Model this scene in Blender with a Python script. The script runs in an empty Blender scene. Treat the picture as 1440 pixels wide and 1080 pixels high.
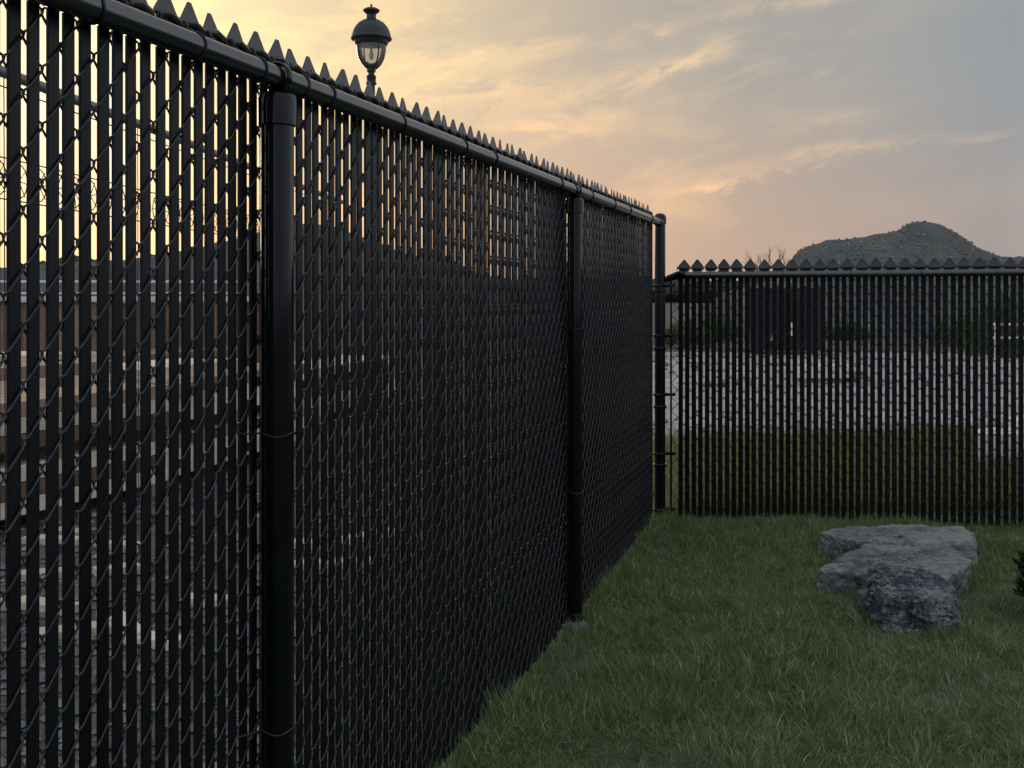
import bpy, bmesh, math, random
import numpy as np
from mathutils import Vector, Matrix, noise as mnoise

random.seed(7); RNG = np.random.default_rng(7)
scene = bpy.context.scene
C = scene.collection
rad = math.radians

# ------------------------------------------------------------------ camera
CAM_H = 1.38
F = 1600.0            # focal length in photo pixels (photo 1440 x 1080)
CX, HY = 720.0, 413.0 # principal column and horizon row
cam_d = bpy.data.cameras.new("camera"); cam = bpy.data.objects.new("camera", cam_d); C.objects.link(cam)
cam.location = (0, 0, CAM_H); cam.rotation_euler = (rad(90), 0, 0)
cam_d.sensor_width = 36; cam_d.lens = 36 * F / 1440; cam_d.shift_y = -(540 - HY) / 1440
cam_d.clip_start = 0.05; cam_d.clip_end = 3000
scene.camera = cam
scene.render.resolution_x, scene.render.resolution_y = 1024, 768

def P(px, py, d):
    return Vector(((px - CX) / F * d, d, CAM_H + (HY - py) / F * d))

# ------------------------------------------------------------------ world
SUN_AZ, SUN_EL = -22.0, 8.5
w = bpy.data.worlds.new("World"); scene.world = w; w.use_nodes = True
nt = w.node_tree; nt.nodes.clear()
class NB:
    """tiny node-expression helper"""
    def __init__(s, nt): s.nt = nt
    def new(s, t, **kw):
        n = s.nt.nodes.new(t)
        for k, v in kw.items(): setattr(n, k, v)
        return n
    def put(s, sock, v):
        if isinstance(v, bpy.types.NodeSocket): s.nt.links.new(v, sock)
        elif v is not None: sock.default_value = v
    def m(s, op, a, b=None, c=None, clamp=False):
        n = s.new('ShaderNodeMath', operation=op, use_clamp=clamp)
        for i, v in enumerate((a, b, c)): s.put(n.inputs[i], v)
        return n.outputs[0]
    def vm(s, op, a, b=None, out=0):
        n = s.new('ShaderNodeVectorMath', operation=op)
        s.put(n.inputs[0], a); s.put(n.inputs[1], b)
        return n.outputs[out]
    def comb(s, x, y, z):
        n = s.new('ShaderNodeCombineXYZ')
        for i, v in enumerate((x, y, z)): s.put(n.inputs[i], v)
        return n.outputs[0]
    def ramp(s, fac, stops, interp='LINEAR'):
        n = s.new('ShaderNodeValToRGB'); e = n.color_ramp.elements; n.color_ramp.interpolation = interp
        while len(e) < len(stops): e.new(0.5)
        for el, (p, c) in zip(e, stops):
            el.position = p; el.color = (*c, 1) if len(c) == 3 else c
        s.put(n.inputs[0], fac); return n.outputs[0]
    def noise(s, vec, scale, detail=4, rough=0.5, dist=0.0, out='Fac'):
        n = s.new('ShaderNodeTexNoise'); s.put(n.inputs['Vector'], vec)
        n.inputs['Scale'].default_value = scale; n.inputs['Detail'].default_value = detail
        n.inputs['Roughness'].default_value = rough; n.inputs['Distortion'].default_value = dist
        return n.outputs[out]
    def mix(s, fac, a, b, mode='MIX'):
        n = s.new('ShaderNodeMix', data_type='RGBA', blend_type=mode)
        s.put(n.inputs[0], fac); s.put(n.inputs[6], a if isinstance(a, bpy.types.NodeSocket) else (*a, 1))
        s.put(n.inputs[7], b if isinstance(b, bpy.types.NodeSocket) else (*b, 1))
        return n.outputs[2]
    def smooth(s, v, a, b):
        n = s.new('ShaderNodeMapRange', interpolation_type='SMOOTHSTEP')
        s.put(n.inputs[0], v); n.inputs[1].default_value = a; n.inputs[2].default_value = b
        return n.outputs[0]

b = NB(nt)
tc = b.new('ShaderNodeTexCoord')
d = b.vm('NORMALIZE', tc.outputs['Generated'])
sep = b.new('ShaderNodeSeparateXYZ'); nt.links.new(d, sep.inputs[0])
dx, dy, dz = sep.outputs
sa, se = rad(SUN_AZ), rad(SUN_EL)
SV = (math.sin(sa) * math.cos(se), math.cos(sa) * math.cos(se), math.sin(se))
ang = b.m('ARCCOSINE', b.m('MINIMUM', b.m('MAXIMUM', b.vm('DOT_PRODUCT', d, SV, 1), -1.0), 1.0))
angd = b.m('DIVIDE', ang, math.pi)
deg = lambda a: a / 180.0
base = b.ramp(angd, [(0, (1.42, 1.22, .80)), (deg(8), (1.10, .885, .51)), (deg(15), (.84, .665, .42)), (deg(24), (.635, .515, .385)),
                     (deg(33), (.475, .425, .37)), (deg(45), (.325, .352, .375)), (deg(85), (.80, .86, .95)), (deg(130), (.60, .66, .75)), (1, (.34, .38, .46))])
el = b.m('ARCSINE', dz)
low = b.m('SUBTRACT', 1.0, b.smooth(el, rad(1), rad(12)))
near_sun = b.m('SUBTRACT', 1.0, b.smooth(ang, rad(35), rad(85)))
warm = b.m('MULTIPLY', low, near_sun)
col = b.mix(warm, base, b.mix(1.0, base, (1.22, .965, .865), 'MULTIPLY'))
# high thin cloud streaks, in direction space
sx = b.m('SUBTRACT', dz, b.m('MULTIPLY', dx, 0.17))
cv = b.comb(b.m('MULTIPLY', dx, 1.0), b.m('MULTIPLY', dy, 1.0), b.m('MULTIPLY', sx, 2.5))
n1 = b.noise(cv, 8.5, 9, .60, .5)
n2 = b.noise(b.vm('ADD', cv, (3.1, 1.7, 5.2)), 2.4, 5, .5, .2)
n3 = b.noise(b.vm('ADD', cv, (7.7, 2.2, 1.1)), 21, 9, .66, .9)
cl = b.m('MULTIPLY', b.smooth(n1, .44, .70), b.smooth(n2, .36, .58))
fade = b.m('SUBTRACT', 1.0, b.smooth(ang, rad(14), rad(55)))
cl = b.m('MULTIPLY', cl, b.m('ADD', b.m('MULTIPLY', fade, .85), .15))
cl = b.m('MULTIPLY', cl, b.smooth(el, rad(1.2), rad(5)))
col = b.mix(b.m('MULTIPLY', cl, .75), col, b.mix(1.0, col, (1.62, 1.42, 1.08), 'MULTIPLY'))
dk = b.m('MULTIPLY', b.smooth(n2, .52, .70), b.smooth(el, rad(3), rad(9)))
col = b.mix(b.m('MULTIPLY', dk, .6), col, b.mix(1.0, col, (.80, .86, .97), 'MULTIPLY'))
# single cloud wisps: (photo px x, y, half length, half width, slope, gain)
az = b.m('ARCTAN2', dx, dy)
wob = b.m('MULTIPLY', b.m('SUBTRACT', n3, .5), rad(1.5))
wsum = None
for (wx, wy, hl, hw, slp, g) in [(975, 82, 62, 11, .42, .95), (905, 100, 75, 20, .25, .5), (1288, 108, 15, 4, .25, 1.0), (930, 45, 13, 5, .1, .8),
                                 (1195, 205, 85, 9, .06, .6), (1180, 162, 50, 9, .1, .35), (1390, 192, 55, 8, .0, .5), (1045, 250, 75, 9, .17, .7), (1095, 8, 110, 8, .1, .6),
                                 (1160, 98, 14, 4, .1, .35), (770, 140, 110, 26, .2, .4), (640, 130, 150, 22, .1, .55), (560, 80, 120, 16, .15, .5), (760, 178, 80, 14, -.05, .55), (590, 30, 70, 14, .2, .45), (1010, 262, 45, 6, .1, .6), (1130, 235, 40, 6, .1, .5), (860, 60, 60, 10, .2, .25)]:
    a0 = math.atan((wx - CX) / F); e0 = math.atan((HY - wy) / F * math.cos(a0)); k = 1 / F
    u = b.m('SUBTRACT', az, a0); v = b.m('SUBTRACT', b.m('ADD', el, wob), e0)
    v = b.m('SUBTRACT', v, b.m('MULTIPLY', u, slp))
    q = b.m('ADD', b.m('POWER', b.m('DIVIDE', u, hl * k), 2.0), b.m('POWER', b.m('DIVIDE', v, hw * k), 2.0))
    t = b.m('MULTIPLY', b.m('EXPONENT', b.m('MULTIPLY', q, -1.0)), g)
    wsum = t if wsum is None else b.m('ADD', wsum, t)
wsum = b.m('MULTIPLY', wsum, b.smooth(n3, .36, .60))
wsum = b.m('MINIMUM', wsum, 1.0)
col = b.mix(b.m('MULTIPLY', wsum, .8), col, b.mix(1.0, col, (1.75, 1.46, 1.12), 'MULTIPLY'))
bg = b.new('ShaderNodeBackground'); nt.links.new(col, bg.inputs[0]); bg.inputs[1].default_value = 0.93
sky = b.new('ShaderNodeTexSky', sky_type='NISHITA'); sky.sun_disc = False
sky.sun_elevation = rad(SUN_EL); sky.sun_rotation = rad(SUN_AZ)
bg2 = b.new('ShaderNodeBackground'); nt.links.new(sky.outputs[0], bg2.inputs[0]); bg2.inputs[1].default_value = 0.004
add = b.new('ShaderNodeAddShader'); nt.links.new(bg.outputs[0], add.inputs[0]); nt.links.new(bg2.outputs[0], add.inputs[1])
wo = b.new('ShaderNodeOutputWorld'); nt.links.new(add.outputs[0], wo.inputs[0])
# ------------------------------------------------------------------ veiled low sun
sl = bpy.data.lights.new("sun", 'SUN'); sl.energy = 0.5; sl.angle = rad(14); sl.color = (1, .80, .55)
so = bpy.data.objects.new("sun", sl); C.objects.link(so)
so.rotation_euler = Vector(SV).to_track_quat('Z', 'Y').to_euler(); so.location = (-5, 10, 6)
vs = scene.view_settings
vs.view_transform = 'Standard'; vs.look = 'None'; vs.exposure = 0.0; vs.gamma = 1.0; vs.use_curve_mapping = False

# ------------------------------------------------------------------ helpers
def tag(o, label=None, cat=None, group=None, kind=None):
    for k, v in (('label', label), ('category', cat), ('group', group), ('kind', kind)):
        if v: o[k] = v
    return o

class MB:
    def __init__(s): s.v = []; s.f = []
    def add(s, vs, fs):
        o = len(s.v); s.v += [tuple(p) for p in vs]; s.f += [tuple(i + o for i in f) for f in fs]; return s
    def box(s, x0, x1, y0, y1, z0, z1, M=None):
        vs = [Vector((x, y, z)) for z in (z0, z1) for y in (y0, y1) for x in (x0, x1)]
        if M: vs = [M @ p for p in vs]
        return s.add(vs, [(0, 2, 3, 1), (4, 5, 7, 6), (0, 1, 5, 4), (2, 6, 7, 3), (0, 4, 6, 2), (1, 3, 7, 5)])
    def bevbox(s, x0, x1, y0, y1, z0, z1, bv, M=None):
        bm = bmesh.new()
        bmesh.ops.create_cube(bm, size=1)
        for q in bm.verts: q.co = Vector(((x0 + x1) / 2 + q.co.x * (x1 - x0), (y0 + y1) / 2 + q.co.y * (y1 - y0), (z0 + z1) / 2 + q.co.z * (z1 - z0)))
        bmesh.ops.bevel(bm, geom=bm.edges[:], offset=bv, segments=1, affect='EDGES')
        bm.verts.ensure_lookup_table()
        for i, q in enumerate(bm.verts): q.index = i
        vs = [(M @ q.co if M else q.co.copy()) for q in bm.verts]
        s.add(vs, [[q.index for q in f.verts] for f in bm.faces]); bm.free(); return s
    def tube(s, path, r, n=6, closed=False, caps=True):
        path = [Vector(p) for p in path]; N = len(path)
        rr = r if isinstance(r, (list, tuple)) else [r] * N
        up = None; rings = []
        for i, p in enumerate(path):
            a = path[(i - 1) % N] if (closed or i > 0) else p
            c = path[(i + 1) % N] if (closed or i < N - 1) else p
            t = (c - a).normalized()
            if up is None:
                up = Vector((0, 0, 1)) if abs(t.z) < .9 else Vector((1, 0, 0))
            up = (up - t * up.dot(t))
            if up.length < 1e-5: up = t.orthogonal()
            up.normalize(); sd = t.cross(up)
            rings.append([p + (up * math.cos(2 * math.pi * k / n) + sd * math.sin(2 * math.pi * k / n)) * rr[i] for k in range(n)])
        vs = [q for R in rings for q in R]; fs = []
        for i in range(N if closed else N - 1):
            j = (i + 1) % N
            for k in range(n):
                l = (k + 1) % n
                fs.append((i * n + k, i * n + l, j * n + l, j * n + k))
        if caps and not closed:
            fs.append(tuple(range(n - 1, -1, -1))); fs.append(tuple((N - 1) * n + k for k in range(n)))
        return s.add(vs, fs)
    def lathe(s, prof, n=24, c=(0, 0, 0)):
        vs = []; fs = []
        for r, z in prof:
            for k in range(n):
                a = 2 * math.pi * k / n; vs.append((c[0] + r * math.cos(a), c[1] + r * math.sin(a), c[2] + z))
        for i in range(len(prof) - 1):
            for k in range(n):
                l = (k + 1) % n; fs.append((i * n + k, i * n + l, (i + 1) * n + l, (i + 1) * n + k))
        fs.append(tuple(range(n - 1, -1, -1))); fs.append(tuple((len(prof) - 1) * n + k for k in range(n)))
        return s.add(vs, fs)
    def mesh(s, name, mat, smooth=False):
        me = bpy.data.meshes.new(name); me.from_pydata(s.v, [], s.f); me.materials.append(mat)
        if smooth:
            me.shade_smooth()
            try: me.set_sharp_from_angle(angle=rad(40))
            except Exception: pass
        me.update(); return me
    def build(s, name, mat, parent=None, smooth=False):
        return obj(name, s.mesh(name, mat, smooth), parent)

def obj(name, me, parent=None, loc=None, rot=None):
    o = bpy.data.objects.new(name, me); C.objects.link(o); o.parent = parent
    if loc is not None: o.location = loc
    if rot is not None: o.rotation_euler = rot
    return o
def empty(name, loc, rz=0):
    o = bpy.data.objects.new(name, None); C.objects.link(o); o.location = loc; o.rotation_euler = (0, 0, rz)
    o.empty_display_size = .1; return o
def copy_tree(o, parent=None):
    c = o.copy(); C.objects.link(c); c.parent = parent
    for ch in [x for x in bpy.data.objects if x.parent == o]: copy_tree(ch, c)
    return c

# vectorised value noise
_T = RNG.random((256, 256)).astype(np.float32)
def vnoise(x, y, s=1.0, o=0.0):
    x = np.asarray(x) * s + 37.3 + o; y = np.asarray(y) * s + 91.7 + o * 1.7
    xi = np.floor(x).astype(int); yi = np.floor(y).astype(int); fx = x - xi; fy = y - yi
    fx = fx * fx * (3 - 2 * fx); fy = fy * fy * (3 - 2 * fy)
    g = lambda a, c: _T[a & 255, c & 255]
    return (g(xi, yi) * (1 - fx) + g(xi + 1, yi) * fx) * (1 - fy) + (g(xi, yi + 1) * (1 - fx) + g(xi + 1, yi + 1) * fx) * fy
def fbm(x, y, s=1.0, oc=4, o=0.0):
    t = 0; a = .5
    for i in range(oc): t = t + a * vnoise(x, y, s * 2 ** i, o + i * 13.1); a *= .5
    return t

# ------------------------------------------------------------------ materials
def mat(name):
    m = bpy.data.materials.new(name); m.use_nodes = True; nt = m.node_tree; nt.nodes.clear()
    q = NB(nt); p = q.new('ShaderNodeBsdfPrincipled'); o = q.new('ShaderNodeOutputMaterial')
    nt.links.new(p.outputs[0], o.inputs[0]); return m, q, p, o
def bump(q, p, h, dist, strength=1.0):
    n = q.new('ShaderNodeBump'); n.inputs['Distance'].default_value = dist; n.inputs['Strength'].default_value = strength
    q.nt.links.new(h, n.inputs['Height']); q.nt.links.new(n.outputs[0], p.inputs['Normal'])
def simple(name, c1, c2, scale, rough, spec=.5, bd=0, coord='Object', metal=0, rvar=0.0, detail=5):
    m, q, p, o = mat(name); t = q.new('ShaderNodeTexCoord').outputs[coord]
    n = q.noise(t, scale, detail, .6)
    q.put(p.inputs['Base Color'], q.ramp(n, [(.3, c1), (.7, c2)]))
    p.inputs['Roughness'].default_value = rough; p.inputs['Specular IOR Level'].default_value = spec; p.inputs['Metallic'].default_value = metal
    if rvar: q.put(p.inputs['Roughness'], q.m('ADD', rough, q.m('MULTIPLY', q.m('SUBTRACT', n, .5), rvar)))
    if bd: bump(q, p, q.noise(t, scale * 2, 6, .6), bd)
    return m
def with_random(name, c1, c2, rough, spec, scale, stretch=(1, 1, 1), bd=0):
    """colour varies a little from piece to piece"""
    m, q, p, o = mat(name); oi = q.new('ShaderNodeObjectInfo')
    t = q.vm('MULTIPLY', q.new('ShaderNodeTexCoord').outputs['Object'], stretch)
    t = q.vm('ADD', t, q.comb(q.m('MULTIPLY', oi.outputs['Random'], 50.0), 0.0, 0.0))
    n = q.noise(t, scale, 5, .6)
    f = q.m('ADD', q.m('MULTIPLY', n, .6), q.m('MULTIPLY', oi.outputs['Random'], .4))
    q.put(p.inputs['Base Color'], q.ramp(f, [(.25, c1), (.75, c2)]))
    q.put(p.inputs['Roughness'], q.m('ADD', rough, q.m('MULTIPLY', q.m('SUBTRACT', n, .5), .2)))
    p.inputs['Specular IOR Level'].default_value = spec
    if bd: bump(q, p, n, bd)
    return m
M = {}
M['slat'] = with_random('slat_plastic', (.0028, .0036, .0050), (.0085, .0098, .0122), .40, .17, 9, (1, 1, .15), .0006)
M['cap'] = with_random('cap_plastic', (.014, .0145, .016), (.034, .034, .037), .34, .5, 12)
M['wire'] = simple('wire_vinyl', (.008, .0088, .0102), (.014, .0152, .017), 30, .40, .55)
M['metal'] = simple('post_coating', (.0030, .0038, .0052), (.006, .0070, .0090), 7, .11, .32, .0001, rvar=.08)
M['rail'] = simple('rail_coating', (.014, .0165, .0195), (.021, .0245, .0285), 7, .16, 1.0, .0001, rvar=.1)
M['galv'] = simple('galvanised_tube', (.15, .155, .16), (.24, .245, .25), 14, .45, .5, metal=.6)
M['thin'] = simple('dark_thin_wire', (.02, .018, .016), (.05, .045, .04), 20, .6)
M['conc'] = simple('concrete_collar', (.09, .088, .085), (.20, .195, .19), 12, .9, .3, .006)
M['lamp'] = simple('lamp_paint', (.012, .017, .019), (.024, .032, .033), 8, .42, .45, rvar=.2)
M['timber'] = with_random('pale_timber', (.48, .41, .31), (.76, .68, .55), .75, .3, 7, (.6, 3, 3), .002)
M['brown'] = with_random('brown_board', (.10, .062, .042), (.36, .235, .165), .8, .3, 4, (1, 1, 1), .003)
M['white'] = simple('pale_block', (.62, .60, .55), (.80, .78, .73), 9, .8, .3, .004)
M['orange'] = simple('orange_paint', (.80, .13, .04), (.90, .20, .07), 9, .6)
M['dark'] = simple('dark_steel', (.012, .014, .015), (.03, .033, .034), 3, .6, .4, .002)
M['bark'] = simple('twig_bark', (.05, .038, .028), (.10, .08, .06), 12, .9)
M['soil'] = simple('lawn_soil', (.040, .060, .024), (.095, .11, .062), 6, .95, .2, .01)
M['gravelbed'] = simple('site_ground', (.055, .053, .05), (.16, .15, .14), 5.0, .95, .2, .03, detail=9)
M['road'] = simple('pale_gravel_road', (.21, .206, .20), (.46, .45, .44), 1.1, .95, .2, .02, detail=9)

m, q, p, o = mat('rubble'); t = q.new('ShaderNodeTexCoord').outputs['Object']
f = q.m('ADD', q.m('MULTIPLY', q.noise(t, .5, 4, .6), .5), q.m('MULTIPLY', q.noise(t, 6, 6, .7), .5))
q.put(p.inputs['Base Color'], q.ramp(f, [(.3, (.075, .077, .073)), (.5, (.165, .168, .16)), (.62, (.19, .20, .165)), (.70, (.42, .42, .41))]))
p.inputs['Roughness'].default_value = .95; p.inputs['Specular IOR Level'].default_value = .2
bump(q, p, q.noise(t, 5, 8, .7), .25); M['rubble'] = m
M['rubblestone'] = simple('rubble_stone', (.12, .122, .12), (.33, .33, .325), .9, .9, .25)

# weathered limestone of the landscape rocks: blue-grey with pale chipped edges and veins
def stonemat(name, ca, cb, cc, vgain):
    m, q, p, o = mat(name); tco = q.new('ShaderNodeTexCoord').outputs['Object']
    geo = q.new('ShaderNodeNewGeometry')
    n1 = q.noise(tco, 5, 8, .62); n2 = q.noise(tco, 42, 10, .76); n3 = q.noise(q.vm('MULTIPLY', tco, (1, 1, 2.6)), 9, 9, .70, .9); n4 = q.noise(tco, 14, 8, .7)
    c = q.ramp(q.m('ADD', q.m('MULTIPLY', n1, .5), q.m('MULTIPLY', n2, .5)), [(.42, ca), (.5, cb), (.59, cc)])
    vein = q.m('SUBTRACT', 1.0, q.smooth(q.m('ABSOLUTE', q.m('SUBTRACT', n3, .5)), 0.0, .030))
    vein = q.m('MULTIPLY', vein, q.smooth(n4, .44, .56))
    edge = q.m('MULTIPLY', q.smooth(geo.outputs['Pointiness'], .515, .57), q.smooth(n2, .44, .58))
    c = q.mix(q.m('MULTIPLY', vein, vgain), c, (.66, .68, .71))
    c = q.mix(q.m('MULTIPLY', edge, .8), c, (.64, .65, .67))
    c = q.mix(q.m('MULTIPLY', q.smooth(n2, .62, .70), .5), c, (.52, .525, .53))
    c = q.mix(q.m('MULTIPLY', q.smooth(n1, .52, .64), .3), c, (.38, .37, .34))
    crack_shade = q.m('SUBTRACT', 1.0, q.smooth(geo.outputs['Pointiness'], .36, .47))
    c = q.mix(q.m('MULTIPLY', crack_shade, q.m('MULTIPLY', n4, .9)), c, (.06, .063, .064))     # shade of the crevices put into the stone colour
    q.put(p.inputs['Base Color'], c); p.inputs['Roughness'].default_value = .8; p.inputs['Specular IOR Level'].default_value = .3
    bump(q, p, q.m('ADD', q.m('MULTIPLY', n2, .7), q.m('MULTIPLY', n3, .8)), .05); return m
M['stone'] = stonemat('landscape_stone', (.11, .115, .122), (.255, .262, .27), (.47, .475, .48), .8)
M['stone_light'] = stonemat('greyer_stone', (.15, .155, .157), (.325, .332, .334), (.55, .555, .555), .6)
M['stone_dark'] = stonemat('veined_dark_stone', (.030, .035, .045), (.098, .108, .128), (.37, .385, .41), 1.0)

def leafmat(name, attr=True, c=(.05, .08, .02), trans=.35, rough=.55):
    m, q, p, o = mat(name)
    if attr:
        a = q.new('ShaderNodeAttribute', attribute_name='tint'); col = a.outputs['Color']
    else:
        col = q.ramp(q.noise(q.new('ShaderNodeTexCoord').outputs['Object'], 9, 3), [(.3, tuple(x * .6 for x in c)), (.7, tuple(x * 1.3 for x in c))])
    q.put(p.inputs['Base Color'], col); p.inputs['Roughness'].default_value = rough; p.inputs['Specular IOR Level'].default_value = .3
    tr = q.new('ShaderNodeBsdfTranslucent'); q.put(tr.inputs[0], col)
    mx = q.new('ShaderNodeMixShader'); mx.inputs[0].default_value = trans
    q.nt.links.new(p.outputs[0], mx.inputs[1]); q.nt.links.new(tr.outputs[0], mx.inputs[2]); q.nt.links.new(mx.outputs[0], o.inputs[0])
    return m
M['grass'] = leafmat('grass_blade'); M['leaf'] = leafmat('shrub_leaf', trans=.25)

m, q, p, o = mat('lamp_glass')
tr = q.new('ShaderNodeBsdfTransparent'); tr.inputs[0].default_value = (.98, .98, .99, 1)
gl = q.new('ShaderNodeBsdfGlossy'); gl.inputs['Roughness'].default_value = .12
df = q.new('ShaderNodeBsdfTranslucent'); df.inputs[0].default_value = (.86, .87, .90, 1)
fr = q.new('ShaderNodeFresnel'); fr.inputs[0].default_value = 1.45
m1 = q.new('ShaderNodeMixShader'); m1.inputs[0].default_value = .42
m2 = q.new('ShaderNodeMixShader'); L = q.nt.links.new
L(tr.outputs[0], m1.inputs[1]); L(df.outputs[0], m1.inputs[2]); L(fr.outputs[0], m2.inputs[0]); L(m1.outputs[0], m2.inputs[1]); L(gl.outputs[0], m2.inputs[2]); L(m2.outputs[0], o.inputs[0])
M['glass'] = m
M['refractor'] = simple('lamp_refractor', (.55, .54, .52), (.75, .73, .70), 20, .4)

# ------------------------------------------------------------------ ground
TH = math.atan((1192 - CX) / F)                     # heading of the tall fence
DF = Vector((math.sin(TH), math.cos(TH), 0)); DR = Vector((math.cos(TH), -math.sin(TH), 0))
POST1 = Vector((-.479, 2.309, 0)); LP = 2.62; CORN_S = 7.55
ORI = POST1 - DF * LP                                # first post of the tall fence
CORN = ORI + DF * CORN_S
def fence_x(y): return POST1.x + (y - POST1.y) * math.tan(TH)
def sstep(x, a, c): t = np.clip((x - a) / (c - a), 0, 1); return t * t * (3 - 2 * t)
def gz(x, y):
    x = np.asarray(x, float); y = np.asarray(y, float)
    off = x - (POST1.x + (y - POST1.y) * math.tan(TH))
    sal = (x - ORI.x) * DF.x + (y - ORI.y) * DF.y
    dip = -.04 * np.exp(-((sal - 2 * LP) / 1.3) ** 2) * np.exp(-(off / .7) ** 2)
    return dip + .030 * np.clip(x - 1.1, 0, 3) * sstep(y, 3, 7) + (vnoise(x, y, 1.3) - .5) * .045 * sstep(off, .1, .8) + (vnoise(x, y, 4.5, 9) - .5) * .014

g = MB(); R = 1500
g.add([(-R, -60, -.05), (R, -60, -.05), (R, R, -.05), (-R, R, -.05)], [(0, 1, 2, 3)])
tag(g.build('ground', M['gravelbed']), kind='structure')
g = MB(); n = 60
vs = []; fs = []
for i in range(n + 1):
    u = i / n; x = .9 + 45 * u
    for j in range(9):
        y = 10.2 + (27.5 - 10.2) * j / 8
        vs.append((x, y, -.038 + .012 * float(vnoise(x, y, .6))))
for i in range(n):
    for j in range(8): a = i * 9 + j; fs.append((a, a + 9, a + 10, a + 1))
g.add(vs, fs); tag(g.build('gravel_road', M['road'], smooth=True), kind='structure')

ys = np.linspace(-3, 10.8, 140); us = np.linspace(0, 1, 110)
vs = []; fs = []
for y in ys:
    xl = fence_x(y) - .12 - (.5 * max(0, y - 7.4)); xr = 9.0
    for u in us:
        x = xl + (xr - xl) * u ** 1.3; yy = y + (.5 * (float(vnoise(x, 3.3, .8)) - .5) if y > 10 else 0)
        vs.append((x, yy, float(gz(x, yy)) - (.06 * max(0, (y - 10.2) / .6))))
nu = len(us)
for i in range(len(ys) - 1):
    for j in range(nu - 1): a = i * nu + j; fs.append((a, a + 1, a + nu + 1, a + nu))
lawn = MB().add(vs, fs).build('lawn', M['soil'], smooth=True); tag(lawn, kind='structure')

# ------------------------------------------------------------------ grass blades
def blades(name, x, y, z, length, width, direc, lean, tint, mt, parent=None):
    N = len(x)
    face = direc + RNG.normal(0, .9, N) + np.pi / 2
    cx, sxx = np.cos(face), np.sin(face); ldx, ldy = np.cos(direc), np.sin(direc)
    lev = [(0, 1.0), (.55, .8), (1, 0)]
    V = np.zeros((N, 5, 3), np.float32)
    k = 0
    for t, wv in lev:
        px = x + ldx * length * lean * t ** 1.7; py = y + ldy * length * lean * t ** 1.7
        pz = z + length * np.sqrt(np.clip(1 - lean ** 2 * .8, .1, 1)) * t * (1 - .25 * lean * t)
        if wv > 0:
            for s in (-1, 1):
                V[:, k, 0] = px + s * cx * width * wv / 2; V[:, k, 1] = py + s * sxx * width * wv / 2; V[:, k, 2] = pz; k += 1
        else:
            V[:, k, 0] = px; V[:, k, 1] = py; V[:, k, 2] = pz; k += 1
    T = np.array([[0, 1, 3], [0, 3, 2], [2, 3, 4]], np.int32)
    I = (np.arange(N, dtype=np.int32)[:, None, None] * 5 + T[None]).reshape(-1)
    me = bpy.data.meshes.new(name); me.vertices.add(N * 5); me.vertices.foreach_set('co', V.reshape(-1))
    me.loops.add(len(I)); me.loops.foreach_set('vertex_index', I)
    nf = len(I) // 3; me.polygons.add(nf)
    me.polygons.foreach_set('loop_start', np.arange(nf, dtype=np.int32) * 3); me.polygons.foreach_set('loop_total', np.full(nf, 3, np.int32))
    ca = me.color_attributes.new('tint', 'FLOAT_COLOR', 'POINT')
    colr = np.ones((N, 5, 4), np.float32); colr[:, :, :3] = tint[:, None, :]
    ca.data.foreach_set('color', colr.reshape(-1)); me.materials.append(mt); me.update(calc_edges=True); me.validate()
    return obj(name, me, parent)

ROCKS_XY = []   # filled below with footprints, blades inside are dropped
R1 = [(1.61, 5.98), (1.70, 6.06), (1.95, 6.13), (2.20, 6.10), (2.35, 6.02), (2.375, 5.85), (2.30, 5.66), (1.95, 5.62), (1.70, 5.74)]
R2 = [(1.405, 5.24), (1.50, 5.38), (1.71, 5.63), (1.80, 5.74), (1.95, 5.80), (2.12, 5.73), (2.175, 5.58), (2.15, 5.40), (2.12, 5.27), (1.99, 5.10), (1.88, 5.00), (1.66, 5.16)]
R3 = [(1.485, 4.80), (1.54, 5.0), (1.62, 5.10), (1.76, 5.07), (1.85, 4.95), (1.89, 4.80), (1.85, 4.66), (1.72, 4.58), (1.56, 4.57), (1.475, 4.65)]
def inside(poly, x, y, shrink=.94):
    cx = sum(p[0] for p in poly) / len(poly); cy = sum(p[1] for p in poly) / len(poly)
    x = cx + (x - cx) / shrink; y = cy + (y - cy) / shrink
    c = np.zeros(len(x), bool); j = len(poly) - 1
    for i in range(len(poly)):
        xi, yi = poly[i]; xj, yj = poly[j]
        c ^= ((yi > y) != (yj > y)) & (x < (xj - xi) * (y - yi) / (yj - yi + 1e-12) + xi); j = i
    return c
def pal(n, cols, wts):
    i = RNG.choice(len(cols), n, p=np.array(wts) / sum(wts)); return np.array(cols, np.float32)[i] * RNG.uniform(.6, 1.4, (n, 1)).astype(np.float32)

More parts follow.
